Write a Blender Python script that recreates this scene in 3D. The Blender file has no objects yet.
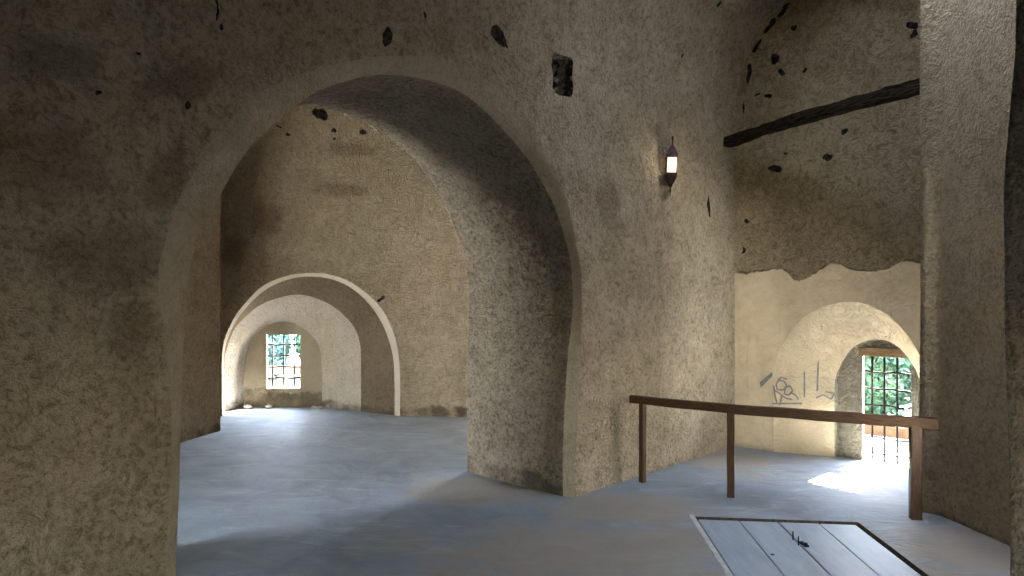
import bpy, bmesh, math, random
from mathutils import Vector, Matrix, noise, Quaternion
from mathutils.geometry import delaunay_2d_cdt
random.seed(7)
S = bpy.context.scene
COL = S.collection
ZB = -.12
F = 705.0; CX = 512.0; CY = 288.0; H = 2.0

# ------------------------------------------------------------------ helpers
def tag(o, label=None, cat=None, group=None, kind=None):
    if label: o['label'] = label
    if cat: o['category'] = cat
    if group: o['group'] = group
    if kind: o['kind'] = kind
    return o

def link(o, parent=None):
    COL.objects.link(o)
    if parent is not None: o.parent = parent
    return o

def empty(name, loc=(0, 0, 0), rot=(0, 0, 0), **kw):
    o = bpy.data.objects.new(name, None); o.empty_display_size = .2
    o.location = loc; o.rotation_euler = rot
    link(o); tag(o, **kw); return o

def mesh(name, verts, faces, mat=None, parent=None, smooth=False, **kw):
    me = bpy.data.meshes.new(name); me.from_pydata([tuple(v) for v in verts], [], faces); me.update()
    if mat: me.materials.append(mat)
    if smooth:
        for p in me.polygons: p.use_smooth = True
    o = bpy.data.objects.new(name, me); link(o, parent); tag(o, **kw); return o

def from_bm(name, bm, mat=None, parent=None, smooth=False, **kw):
    me = bpy.data.meshes.new(name); bm.normal_update(); bm.to_mesh(me); bm.free()
    if mat: me.materials.append(mat)
    if smooth:
        for p in me.polygons: p.use_smooth = True
    o = bpy.data.objects.new(name, me); link(o, parent); tag(o, **kw); return o

class Frame:
    """wall frame: local x along the wall (viewer's right), y into the wall, z up"""
    def __init__(s, o, x):
        s.o = Vector((o[0], o[1], 0)); s.x = Vector((x[0], x[1], 0)).normalized()
        s.y = Vector((-s.x.y, s.x.x, 0))
        s.ang = math.atan2(s.x.y, s.x.x)
    def w(s, x, y, z): return s.o + s.x*x + s.y*y + Vector((0, 0, z))
    def px(s, px, py, y0=0.0):
        """photo direction -> (x, z) on the plane at depth y0"""
        r = Vector(((px-CX)/F, 1, (CY-py)/F))
        c = (s.o.dot(s.y) + y0) / Vector((r.x, r.y, 0)).dot(s.y)
        p = Vector((r.x*c, r.y*c, H+r.z*c))
        return ((p-s.o).dot(s.x), p.z)

def floor_pt(px, py):
    d = H*F/(py-CY); return Vector(((px-CX)/F*d, d, 0))

def smoothline(pts, closed=False, sub=6):
    """Catmull-Rom through points"""
    out = []
    n = len(pts)
    for i in range(n-1):
        p0 = pts[max(i-1, 0)]; p1 = pts[i]; p2 = pts[i+1]; p3 = pts[min(i+2, n-1)]
        for k in range(sub):
            t = k/sub
            out.append(tuple(0.5*((2*p1[j]) + (-p0[j]+p2[j])*t + (2*p0[j]-5*p1[j]+4*p2[j]-p3[j])*t*t + (-p0[j]+3*p1[j]-3*p2[j]+p3[j])*t**3) for j in range(2)))
    out.append(tuple(pts[-1]))
    return out

def resample(pts, n):
    L = [0]
    for a, b in zip(pts, pts[1:]): L.append(L[-1] + math.dist(a, b))
    out = []; j = 0
    for i in range(n):
        t = L[-1]*i/(n-1)
        while j < len(L)-2 and L[j+1] < t: j += 1
        f = (t-L[j])/max(1e-9, L[j+1]-L[j]); f = min(max(f, 0), 1)
        out.append(tuple(pts[j][k] + (pts[j+1][k]-pts[j][k])*f for k in range(2)))
    return out

def split_resample(pts, n):
    """resample the two halves either side of the crown, so rings correspond"""
    k = max(range(len(pts)), key=lambda i: pts[i][1])
    a = resample(pts[:k+1], n); b = resample(pts[k:], n)
    return a + b[1:]

def rough(p, amp=1.0):
    q = Vector(p)
    return amp*(0.028*noise.noise(q*0.7) + 0.012*noise.noise(q*2.3+Vector((5, 3, 1))) + 0.006*noise.noise(q*7.1))

def inside(pt, poly):
    x, y = pt; c = False; n = len(poly); j = n-1
    for i in range(n):
        xi, yi = poly[i]; xj, yj = poly[j]
        if (yi > y) != (yj > y) and x < (xj-xi)*(y-yi)/(yj-yi)+xi: c = not c
        j = i
    return c

def segdist(p, poly):
    best = 9
    for a, b in zip(poly, poly[1:]+poly[:1]):
        dx, dy = b[0]-a[0], b[1]-a[1]; L = dx*dx+dy*dy
        t = 0 if L == 0 else max(0, min(1, ((p[0]-a[0])*dx+(p[1]-a[1])*dy)/L))
        d = math.hypot(p[0]-a[0]-dx*t, p[1]-a[1]-dy*t)
        if d < best: best = d
    return best

def cdt_sheet(outer, holes, step, mapf, name, mat, amp=1.0, fade=.15, edges=(), extra=None, **kw):
    """triangulated sheet with holes; mapf(u,v)->(point, normal towards the room)"""
    V = []; E = []; loops = [outer] + holes
    for lp in loops:
        b = len(V)
        n = 0
        for a, c in zip(lp, lp[1:]+lp[:1]):
            m = max(1, int(math.dist(a, c)/step))
            for k in range(m):
                V.append(Vector((a[0]+(c[0]-a[0])*k/m, a[1]+(c[1]-a[1])*k/m))); n += 1
        for i in range(n): E.append((b+i, b+(i+1) % n))
    x0 = min(p[0] for p in outer); x1 = max(p[0] for p in outer)
    y0 = min(p[1] for p in outer); y1 = max(p[1] for p in outer)
    nx = int((x1-x0)/step); ny = int((y1-y0)/step)
    bb = [(min(p[0] for p in h)-step, min(p[1] for p in h)-step, max(p[0] for p in h)+step, max(p[1] for p in h)+step) for h in holes]
    for i in range(1, nx):
        for j in range(1, ny):
            p = (x0+(x1-x0)*i/nx + (step*.5*(j % 2)), y0+(y1-y0)*j/ny)
            if not inside(p, outer) or segdist(p, outer) < step*.4: continue
            bad = False
            for h, b in zip(holes, bb):
                if b[0] < p[0] < b[2] and b[1] < p[1] < b[3]:
                    if inside(p, h) or segdist(p, h) < step*.4: bad = True; break
            if not bad: V.append(Vector(p))
    r = delaunay_2d_cdt(V, E, [], 0, 1e-5)
    vs, fs = r[0], r[2]
    keep = []
    for f in fs:
        c = (sum(vs[i][0] for i in f)/len(f), sum(vs[i][1] for i in f)/len(f))
        if not inside(c, outer): continue
        if any(inside(c, h) for h in holes): continue
        keep.append(tuple(f))
    out = []
    for v in vs:
        p, n = mapf(v[0], v[1])
        a = amp
        for h, b in zip(holes, bb):
            if b[0]-fade < v[0] < b[2]+fade and b[1]-fade < v[1] < b[3]+fade:
                a = min(a, amp*min(1, segdist(v, h)/fade))
        for h in edges: a = min(a, amp*min(1, segdist(v, h)/fade))
        off = rough(p, a)
        if extra: off += extra(v[0], v[1])
        out.append(p + n*off)
    return mesh(name, out, keep, mat, smooth=True, **kw)

def loft(fr, rings, name, mat, subdiv=6, amp=0.6, parent=None, matslots=None, smooth=True, **kw):
    """rings: list of (pts2d, depth); all with the same point count"""
    V = []; Fc = []; rows = []
    for (a, ya), (b, yb) in zip(rings, rings[1:]):
        for k in range(subdiv):
            t = k/subdiv
            rows.append(([(p[0]+(q[0]-p[0])*t, p[1]+(q[1]-p[1])*t) for p, q in zip(a, b)], ya+(yb-ya)*t, 4*t*(1-t)))
    rows.append((rings[-1][0], rings[-1][1], 0))
    n = len(rings[0][0])
    for pts, y, k in rows:
        cx = sum(p[0] for p in pts)/n; cz = .6
        for p in pts:
            w = fr.w(p[0], y, p[1])
            d = (fr.x*(cx-p[0]) + Vector((0, 0, 1))*(max(p[1], cz)-p[1] if False else (cz-p[1] if p[1] > cz else 0))).normalized()
            V.append(w + d*rough(w, amp*k))
    for r in range(len(rows)-1):
        for i in range(n-1):
            a = r*n+i; Fc.append((a, a+1, a+n+1, a+n))
    return mesh(name, V, Fc, mat, parent=parent, smooth=smooth, **kw)

def box_bm(bm, c, s, rotz=0, bevel=0, jit=0):
    m = Matrix.Translation(c) @ Matrix.Rotation(rotz, 4, 'Z') @ Matrix.Diagonal((s[0], s[1], s[2], 1))
    g = bmesh.ops.create_cube(bm, size=1, matrix=m)
    if bevel:
        ed = set()
        for v in g['verts']: ed.update(v.link_edges)
        bmesh.ops.bevel(bm, geom=list(ed), offset=bevel, segments=2, affect='EDGES')
    return g

def tube_bm(bm, pts, r, seg=8, cap=True):
    pts = [Vector(p) for p in pts]; rings = []
    for i, p in enumerate(pts):
        d = (pts[min(i+1, len(pts)-1)] - pts[max(i-1, 0)]).normalized()
        q = Vector((0, 0, 1)).rotation_difference(d)
        rr = r[i] if isinstance(r, (list, tuple)) else r
        rings.append([bm.verts.new(p + q @ Vector((math.cos(2*math.pi*k/seg)*rr, math.sin(2*math.pi*k/seg)*rr, 0))) for k in range(seg)])
    for a, b in zip(rings, rings[1:]):
        for k in range(seg): bm.faces.new((a[k], a[(k+1) % seg], b[(k+1) % seg], b[k]))
    if cap:
        bm.faces.new(rings[0][::-1]); bm.faces.new(rings[-1])

# ------------------------------------------------------------------ materials
class NT:
    def __init__(s, name):
        s.m = bpy.data.materials.new(name); s.m.use_nodes = True
        s.t = s.m.node_tree; s.b = s.t.nodes['Principled BSDF']
        s.pos = s.t.nodes.new('ShaderNodeNewGeometry').outputs['Position']
    def n(s, typ, ins=None, **props):
        nd = s.t.nodes.new(typ)
        for k, v in props.items(): setattr(nd, k, v)
        for k, v in (ins or {}).items():
            if isinstance(v, bpy.types.NodeSocket): s.t.links.new(v, nd.inputs[k])
            else: nd.inputs[k].default_value = v
        return nd
    def math(s, op, a, b=0.0, clamp=False):
        return s.n('ShaderNodeMath', {0: a, 1: b}, operation=op, use_clamp=clamp).outputs[0]
    def noise(s, scale, detail=4, rough=.55, dist=0, vec=None, **k):
        return s.n('ShaderNodeTexNoise', {'Vector': vec or s.pos, 'Scale': scale, 'Detail': detail, 'Roughness': rough, 'Distortion': dist}, **k).outputs['Fac']
    def ramp(s, fac, a, b):
        nd = s.n('ShaderNodeMapRange', {0: fac, 1: a, 2: b, 3: 0.0, 4: 1.0}); nd.interpolation_type = 'SMOOTHSTEP'
        return nd.outputs[0]
    def mix(s, fac, a, b):
        nd = s.n('ShaderNodeMix', data_type='RGBA')
        for i, v in ((0, fac), (6, a), (7, b)):
            if isinstance(v, bpy.types.NodeSocket): s.t.links.new(v, nd.inputs[i])
            else: nd.inputs[i].default_value = v if i == 0 else (*v, 1)
        return nd.outputs[2]
    def mul(s, a, fac):
        return s.n('ShaderNodeVectorMath', {0: a, 'Scale': fac}, operation='SCALE').outputs[0]
    def out(s, col, rough, height=None, dist=.02, strength=1.0, spec=.3):
        def setv(sock, v):
            if isinstance(v, bpy.types.NodeSocket): s.t.links.new(v, sock)
            else: sock.default_value = (*v, 1) if isinstance(v, tuple) else v
        setv(s.b.inputs['Base Color'], col); setv(s.b.inputs['Roughness'], rough)
        s.b.inputs['Specular IOR Level'].default_value = spec
        if height is not None:
            bp = s.n('ShaderNodeBump', {'Height': height, 'Distance': dist, 'Strength': strength})
            s.t.links.new(bp.outputs[0], s.b.inputs['Normal'])
        return s.m

def plaster(name, light, dark, stains=(), fine=1.0, swirl=1.0, mottle=.6, blobs=(), damp=0.0, damp_col=(.07, .055, .035), zline=None, scale=1.0, smooth_low=None, pits=.5):
    t = NT(name)
    sep = t.n('ShaderNodeSeparateXYZ', {0: t.pos}); Z = sep.outputs[2]
    big = t.noise(.55, 3, .5, .3); mid = t.noise(2.6, 5, .6, .6); sm = t.noise(11*scale, 6, .65)
    # trowel strokes : warped, ridged
    wv = t.n('ShaderNodeTexNoise', {'Vector': t.pos, 'Scale': 3.2*scale, 'Detail': 2.0}).outputs['Color']
    warp = t.n('ShaderNodeVectorMath', {0: t.pos, 1: t.n('ShaderNodeVectorMath', {0: wv, 'Scale': .55}, operation='SCALE').outputs[0]}, operation='ADD').outputs[0]
    str1 = t.n('ShaderNodeTexNoise', {'Vector': warp, 'Scale': 8.0*scale, 'Detail': 5.0, 'Roughness': .62, 'Distortion': 1.2}, noise_type='RIDGED_MULTIFRACTAL').outputs['Fac'] if False else t.noise(10*scale, 6, .68, 2.2, vec=warp)
    grit = t.noise(27*scale, 3, .75, .6); lump = t.noise(11*scale, 4, .7, 1.2)
    vor = t.n('ShaderNodeTexVoronoi', {'Vector': warp, 'Scale': 26.0*scale, 'Randomness': 1.0}).outputs['Distance']
    pit = t.ramp(t.noise(17*scale, 3, .7, 1.0, vec=warp), .66, .74)
    h = t.math('ADD', t.math('MULTIPLY', str1, 1.5*swirl), t.math('ADD', t.math('MULTIPLY', grit, 1.1*fine), t.math('MULTIPLY', lump, .8*fine)))
    h = t.math('ADD', h, t.math('MULTIPLY', vor, .35*fine))
    h = t.math('SUBTRACT', h, t.math('MULTIPLY', pit, .5*pits))
    h = t.math('ADD', h, t.math('MULTIPLY', mid, .9))
    f = t.math('ADD', t.math('MULTIPLY', t.ramp(big, .3, .7), .45), t.math('MULTIPLY', t.ramp(mid, .3, .72), .55))
    f = t.math('MULTIPLY', f, mottle)
    f = t.math('ADD', f, t.math('MULTIPLY', t.ramp(str1, .56, .36), .40*swirl))
    f = t.math('ADD', f, t.math('MULTIPLY', t.ramp(lump, .52, .36), .3*fine))
    f = t.math('ADD', f, t.math('MULTIPLY', t.ramp(grit, .54, .34), .45*fine))
    f = t.math('SUBTRACT', f, .12, clamp=True)
    col = t.mix(f, light, dark)
    col = t.mix(t.math('MULTIPLY', pit, .6*pits), col, tuple(c*.35 for c in dark))
    if stains:
        best = None
        for (c, ang, rx, rz, tilt) in stains:
            m = t.n('ShaderNodeMapping', {'Vector': t.pos, 'Location': c, 'Rotation': (0, tilt, ang), 'Scale': (rx, .6, rz)}, vector_type='TEXTURE').outputs[0]
            L = t.n('ShaderNodeVectorMath', {0: m}, operation='LENGTH').outputs['Value']
            best = L if best is None else t.math('MINIMUM', best, L)
        sm_ = t.ramp(t.math('ADD', best, t.math('MULTIPLY', t.math('SUBTRACT', t.noise(5, 6, .7, 1), .5), 2.2)), 1.25, .55)
        col = t.mix(t.math('MULTIPLY', sm_, .42), col, (.13, .085, .045))
    if damp:
        lim = t.math('ADD', damp, t.math('MULTIPLY', t.math('SUBTRACT', t.noise(1.8, 4, .6), .5), damp*2.4))
        lo = t.ramp(t.math('SUBTRACT', lim, Z), -.02, .05)
        col = t.mix(t.math('MULTIPLY', t.math('MULTIPLY', lo, t.ramp(t.noise(2.3, 4, .6), .3, .6)), .75), col, damp_col)
        h = t.math('ADD', h, t.math('MULTIPLY', lo, -.5))
    if zline:
        frm, curve, smooth_light, smooth_dark = zline
        # ragged lower limit of the rough coat, below it an older smooth coat
        x = t.n('ShaderNodeVectorMath', {0: t.n('ShaderNodeVectorMath', {0: t.pos, 1: frm.o}, operation='SUBTRACT').outputs[0], 1: frm.x}, operation='DOT_PRODUCT').outputs['Value']
        fc = t.n('ShaderNodeFloatCurve', {'Value': t.math('DIVIDE', x, 3.0)})
        c = fc.mapping.curves[0]
        pts = [(a/3.0, (b-1.5)/1.5) for a, b in curve]
        c.points[0].location = pts[0]; c.points[1].location = pts[-1]
        for p in pts[1:-1]: c.points.new(*p)
        fc.mapping.update()
        lim = t.math('ADD', t.math('MULTIPLY', fc.outputs[0], 1.5), 1.5)
        lim = t.math('ADD', lim, t.math('MULTIPLY', t.math('SUBTRACT', t.noise(7, 5, .7), .5), .12))
        dz = t.math('SUBTRACT', lim, Z)
        low = t.ramp(dz, -.006, .006)
        sc = t.mix(t.math('ADD', t.math('MULTIPLY', t.ramp(mid, .35, .7), .6), t.math('MULTIPLY', t.ramp(sm, .4, .7), .35)), smooth_light, smooth_dark)
        # vertical drip marks
        mp = t.n('ShaderNodeMapping', {'Vector': t.pos, 'Scale': (14, 14, 1.1)}).outputs[0]
        dr = t.ramp(t.noise(1.0, 5, .75, .3, vec=mp), .60, .72)
        sc = t.mix(t.math('MULTIPLY', dr, .5), sc, tuple(c*.35 for c in smooth_dark))
        if damp: sc = t.mix(t.math('MULTIPLY', lo, .35), sc, damp_col)
        col = t.mix(low, col, sc)
        edge = t.math('MULTIPLY', t.ramp(t.math('ABSOLUTE', dz), .022, .0), t.ramp(t.noise(4, 3), .42, .6))
        col = t.mix(t.math('MULTIPLY', edge, .75), col, (.05, .035, .02))
        h2 = t.math('ADD', t.math('MULTIPLY', mid, .5), t.math('MULTIPLY', sm, .25))
        hm = t.n('ShaderNodeMix', {0: low, 2: t.math('ADD', h, 1.1), 3: h2}, data_type='FLOAT').outputs[0]
        h = hm
    if blobs:
        dn = t.n('ShaderNodeTexNoise', {'Vector': t.pos, 'Scale': 9.0, 'Detail': 4.0}).outputs['Color']
        dv = t.n('ShaderNodeVectorMath', {0: t.pos, 1: t.n('ShaderNodeVectorMath', {0: t.n('ShaderNodeVectorMath', {0: dn, 1: (.5, .5, .5)}, operation='SUBTRACT').outputs[0], 'Scale': .11}, operation='SCALE').outputs[0]}, operation='ADD').outputs[0]
        best = None
        for (c, ang, rx, rz, tilt) in blobs:
            m = t.n('ShaderNodeMapping', {'Vector': dv, 'Location': c, 'Rotation': (0, tilt, ang), 'Scale': (rx, .5, rz)}, vector_type='TEXTURE').outputs[0]
            L = t.n('ShaderNodeVectorMath', {0: m}, operation='LENGTH').outputs['Value']
            best = L if best is None else t.math('MINIMUM', best, L)
        mk = t.ramp(best, 1.05, .9)
        stone = t.mix(t.ramp(t.noise(22, 4), .4, .65), (.014, .010, .007), (.07, .052, .035))
        col = t.mix(mk, col, stone)
        h = t.math('SUBTRACT', h, t.math('MULTIPLY', mk, 1.6))
    return t.out(col, .92, h, dist=.075, strength=1.0, spec=.12)

def simple(name, c1, c2, scale=8, rough=.7, bump=.005, spec=.3, metal=0, stretch=None, detail=5, lo=.35, hi=.65):
    t = NT(name)
    tc = t.n('ShaderNodeTexCoord').outputs['Object']
    v = t.n('ShaderNodeMapping', {'Vector': tc, 'Scale': stretch or (1, 1, 1)}).outputs[0]
    a = t.noise(scale, detail, .6, .4, vec=v)
    col = t.mix(t.ramp(a, lo, hi), c1, c2)
    t.b.inputs['Metallic'].default_value = metal
    return t.out(col, rough, a if bump else None, dist=bump, spec=spec)

# ------------------------------------------------------------------ frames of the place
CM = floor_pt(735, 445.5)                      # corner of arch wall and end wall
M = Frame((CM.x, CM.y), (.71, .704))           # arch wall, x<0 towards the left
E = Frame((CM.x, CM.y), (.704, -.71))          # end wall with the grated doorway
W = Frame((0, 11.0), (1, 0))                   # far wall of the second room

def world_blob(fr, px, py, rx, rz, tilt=0, y0=0, k=.82):
    x, z = fr.px(px, py, y0); p = fr.w(x, y0, z)
    return (tuple(p), fr.ang, rx*k, rz*k, tilt)

mb = [world_blob(M, *a) for a in [(498, 37, .13, .075, .6), (388, 37, .045, .09, .2), (690, 12, .045, .06, 0), (702, 6, .03, .07, .5), (217, 8, .012, .12, 0),
      (222, 28, .015, .02, 0), (644, 2, .06, .02, 0), (710, 207, .035, .16, 0), (100, 95, .02, .025, 0), (187, 105, .025, .03, 0), (140, 55, .025, .012, 0.4), (677, 57, .03, .03, 0), (424, 15, .02, .04, 0)]]
eb = [world_blob(E, *a) for a in [(776, 169, .12, .055, .0), (776, 59, .07, .075, .3), (768, 97, .07, .04, .2), (758, 95, .05, .018, -.5), (795, 29, .045, .04, 0), (748, 222, .05, .03, 0), (912, 27, .07, .05, .5), (782, 72, .05, .04, 0), (805, 70, .03, .05, .4),
      (750, 74, .03, .15, .15), (759, 46, .03, .13, .6), (771, 27, .04, .13, .85), (786, 10, .04, .12, .8), (745, 108, .02, .1, .05), (744, 250, .03, .05, 0), (786, 155, .04, .015, 0), (845, 132, .05, .04, 0), (828, 158, .07, .05, .4), (914, 35, .05, .06, .4)]]
rb = [world_blob(W, *a) for a in [(320, 114, .17, .1, .35), (334, 131, .04, .04, 0), (363, 132, .07, .055, 0), (335, 139, .03, .03, 0), (288, 134, .05, .02, 0), (381, 299, .07, .03, -.7), (279, 127, .06, .015, .4)]]

WL = (.61, .50, .355); WD = (.275, .21, .13)
ms = [world_blob(M, *a) for a in [(168, 175, .16, .3, .3), (110, 260, .4, .25, 0), (40, 160, .4, .3, 0), (190, 80, .3, .12, -.4), (60, 60, .3, .15, 0), (130, 330, .2, .2, 0), (520, 130, .12, .2, -.4), (610, 200, .25, .35, 0), (655, 130, .2, .1, 0)]]
rs = [world_blob(W, *a) for a in [(265, 220, .35, .3, 0), (340, 190, .6, .15, 0), (235, 250, .2, .35, .2), (350, 150, .5, .15, 0)]]
m_arch = plaster('rough_plaster', WL, WD, stains=ms, blobs=mb, fine=1.1, swirl=.9)
curve = [(0, 2.2), (.1, 2.19), (.4, 2.21), (.6, 2.24), (.82, 2.10), (1.0, 2.16), (1.2, 2.28), (1.5, 2.19), (1.75, 2.2), (2.0, 2.29), (2.1, 2.27), (3, 2.3)]
m_end = plaster('troweled_end_wall_plaster', (.63, .50, .31), (.32, .235, .13), blobs=eb, fine=.9, swirl=1.9, damp=.06, damp_col=(.10, .08, .05),
                zline=(E, curve, (.62, .50, .34), (.46, .355, .22)))
m_room = plaster('coarse_brown_plaster', (.56, .455, .325), (.33, .25, .16), stains=rs, blobs=rb, fine=.9, swirl=1.5, damp=.16)
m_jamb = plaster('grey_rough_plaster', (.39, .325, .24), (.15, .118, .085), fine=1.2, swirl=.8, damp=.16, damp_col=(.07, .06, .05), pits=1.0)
m_band = plaster('smooth_arch_band_plaster', (.60, .505, .37), (.38, .305, .205), fine=.65, swirl=.6, mottle=.75, pits=.6)
m_pier = plaster('pier_plaster', (.64, .51, .33), (.36, .275, .165), fine=1.2, swirl=.9, damp=.05, damp_col=(.12, .10, .07))
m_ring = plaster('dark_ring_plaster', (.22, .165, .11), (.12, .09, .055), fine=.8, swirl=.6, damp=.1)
m_niche = plaster('limewashed_niche_plaster', (.56, .52, .44), (.36, .30, .215), fine=.8, swirl=.55, mottle=.55, damp=.12, pits=.8)
m_nicheR = plaster('cream_niche_plaster', (.70, .57, .385), (.50, .375, .22), fine=.25, swirl=.4, mottle=.6, pits=.7)
m_winwall = plaster('window_wall_plaster', (.36, .31, .22), (.26, .21, .14), fine=.3, swirl=.3, mottle=.5, damp=.28, pits=.1)
m_rim = plaster('white_rim_plaster', (.44, .39, .31), (.33, .28, .20), fine=.2, swirl=.2, mottle=.4, pits=.1)
m_jambR = plaster('grey_step_plaster', (.48, .42, .31), (.28, .23, .15), fine=1.0, swirl=.8, mottle=.5)

# floor
t = NT('worn_cement_floor')
big = t.noise(.5, 4, .5, .5); mid = t.noise(2.2, 6, .6, .8); fn = t.noise(14, 5, .65)
st = t.noise(1.3, 5, .65, 1.5, vec=t.n('ShaderNodeMapping', {'Vector': t.pos, 'Scale': (1, 3.2, 1), 'Rotation': (0, 0, .15)}).outputs[0])
col = t.mix(t.math('ADD', t.math('MULTIPLY', t.ramp(big, .35, .65), .4), t.math('MULTIPLY', t.ramp(mid, .35, .7), .5)), (.28, .32, .37), (.185, .215, .25))
col = t.mix(t.math('MULTIPLY', t.ramp(st, .52, .7), .45), col, (.40, .43, .455))
col = t.mix(t.math('MULTIPLY', t.ramp(t.noise(5, 6, .7, 2), .62, .72), .35), col, (.13, .115, .095))
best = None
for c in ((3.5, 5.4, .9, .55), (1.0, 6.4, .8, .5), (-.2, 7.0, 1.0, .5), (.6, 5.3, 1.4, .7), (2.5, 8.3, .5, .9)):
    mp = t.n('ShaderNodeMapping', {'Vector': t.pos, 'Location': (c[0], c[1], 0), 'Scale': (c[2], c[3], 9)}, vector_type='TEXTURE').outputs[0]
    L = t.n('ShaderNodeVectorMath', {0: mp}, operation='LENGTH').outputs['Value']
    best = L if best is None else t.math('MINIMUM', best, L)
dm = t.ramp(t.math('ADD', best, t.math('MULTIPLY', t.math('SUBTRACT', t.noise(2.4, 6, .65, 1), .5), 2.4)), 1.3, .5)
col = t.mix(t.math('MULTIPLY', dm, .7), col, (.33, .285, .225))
h = t.math('ADD', t.math('MULTIPLY', mid, .8), t.math('ADD', t.math('MULTIPLY', fn, .18), t.math('MULTIPLY', st, .7)))
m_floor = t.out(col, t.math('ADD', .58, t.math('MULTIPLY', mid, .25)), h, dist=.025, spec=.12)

m_wood = simple('dark_stained_wood', (.032, .015, .006), (.078, .038, .015), 10, .6, .003, stretch=(1, 14, 14), spec=.2)
m_post = simple('dark_stained_post_wood', (.034, .016, .007), (.082, .04, .016), 10, .6, .003, stretch=(14, 14, 1), spec=.2)
m_beam = simple('old_charred_timber', (.004, .003, .002), (.045, .03, .018), 7, .9, .05, stretch=(1.2, 9, 9), spec=.05)
m_hatch = simple('grey_painted_boards', (.26, .325, .40), (.33, .395, .47), 2, .55, .0015, stretch=(5, .8, 5), spec=.4)
m_groove = simple('shade_dark_cement', (.05, .04, .03), (.12, .095, .07), 20, .9, .01)  # dark tone puts the recess shade into the colour, also in the knot hole
m_lip = simple('pale_cement_lip', (.42, .44, .45), (.55, .56, .56), 12, .8, .006)
m_iron = simple('black_iron', (.008, .009, .011), (.018, .018, .02), 30, .8, .001, spec=.05)
m_rust = simple('rusty_lantern_metal', (.03, .012, .012), (.07, .03, .028), 30, .55, .002, metal=.5)
m_lintel = simple('brown_lintel_timber', (.20, .12, .06), (.33, .21, .11), 10, .8, .006, stretch=(1, 8, 8))
m_stone = simple('pale_rubble', (.38, .35, .30), (.6, .58, .53), 14, .9, .02)
m_darkstone = simple('dark_rubble', (.018, .015, .012), (.30, .25, .19), 9, .95, .03, lo=.45, hi=.6)
m_paint = simple('grey_scribble_paint', (.17, .17, .16), (.24, .235, .21), 12, .8, 0)
m_ground = simple('pale_sunlit_paving', (.30, .28, .26), (.42, .40, .37), 3, .9, .01)
m_grass = simple('dry_grass_ground', (.07, .075, .05), (.13, .12, .085), 5, .95, .02)
m_outwall = simple('terracotta_parapet', (.028, .018, .012), (.05, .033, .022), 6, .9, .02)
m_leaf = simple('shrub_leaves', (.016, .05, .038), (.04, .11, .085), 2.5, .6, 0)
m_leaf2 = simple('blue_green_shrub_leaves', (.018, .05, .05), (.045, .11, .11), 2.5, .6, 0)
m_stem = simple('grey_bark', (.09, .07, .05), (.16, .12, .09), 9, .9, .01)

t = NT('frosted_lit_glass')
t.b.inputs['Emission Color'].default_value = (1, .88, .60, 1); t.b.inputs['Emission Strength'].default_value = .026
m_glass = t.out((.35, .32, .25), .4)

# ------------------------------------------------------------------ arch wall
P = lambda fr, pts, y=0: [fr.px(a, b, y) for a, b in pts]
CH = .10; DP = 1.42
inner_px = [(175.5, 600), (175.5, 576), (179, 492), (180.6, 436), (182, 372), (183.7, 340), (184.5, 309), (187, 285), (193, 256), (204, 228), (219, 197), (238, 164), (252.5, 145), (273, 124.5),
            (296, 105.5), (311, 95), (327.5, 87), (340, 83), (360, 77.3), (383, 74.6), (409, 76.4), (430, 81), (451, 87.5), (468.5, 97), (484, 110.5), (495.5, 121.7), (520.6, 149.5), (537, 174), (551, 199), (561, 225),
            (567, 246), (571, 268), (572.8, 303), (570.5, 331), (568, 354), (565, 400), (563, 448), (563, 496.5)]
outer_px = [(165, 600), (165, 576), (170, 480), (171, 400), (163, 330), (158, 273), (164, 247), (175, 208), (194, 173), (217, 141), (242, 106), (273, 85), (306, 72), (345, 62), (384, 56), (423, 56), (446, 60), (470, 68), (492, 83), (510, 102), (526, 124), (540, 146), (552, 169),
            (562, 188), (570.5, 211), (574, 235), (578, 256), (581, 275), (581.5, 331), (579, 400), (575, 450), (574, 497.5)]
def arch2d(fr, pts, y):
    q = P(fr, pts, y); q = smoothline(q, sub=5)
    # end exactly on the floor
    q[0] = (q[0][0], -.02); q[-1] = (q[-1][0], -.02)
    return q
inn = P(M, inner_px, CH); inn = [p for p in inn if p[1] > .02 or p is inn[-1]]
inn = [(inn[0][0], ZB)] + inn; inn[-1] = (inn[-1][0], ZB); inn = smoothline(inn, sub=4)
out_ = P(M, outer_px, 0); out_ = [p for p in out_ if p[1] > .02 or p is out_[-1]]
out_ = [(out_[0][0], ZB)] + out_; out_[-1] = (out_[-1][0], ZB); out_ = smoothline(out_, sub=4)
far_px = [(299, 105), (322, 107.5), (347, 113.7), (373, 126.4), (394.7, 141), (413, 159), (431, 181), (445.8, 206.6), (456.7, 233), (464, 252), (468, 277), (469, 303), (468, 345), (467, 400), (467.5, 472)]
far = P(M, far_px, DP); far[-1] = (far[-1][0], ZB)
xl = inn[0][0]
x0, z0 = far[0]
left = [(xl-.02, ZB), (xl-.03, .8), (xl-.03, 1.5), (xl+.06, 2.2), (xl+.28, 2.75), (xl+.62, 3.15)]
left = [p for p in left if p[0] < x0-.12]
print('ARCH', 'xl', round(xl, 2), 'far0', [round(v, 2) for v in far[0]], 'crown in', round(max(p[1] for p in inn), 2), 'far crown', round(max(p[1] for p in far), 2), 'xr', round(inn[-1][0], 2))
mid_ = []
far = smoothline(left + mid_ + far, sub=4)
NR = 46
rin, rout, rfar = (split_resample(a, NR) for a in (inn, out_, far))

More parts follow.
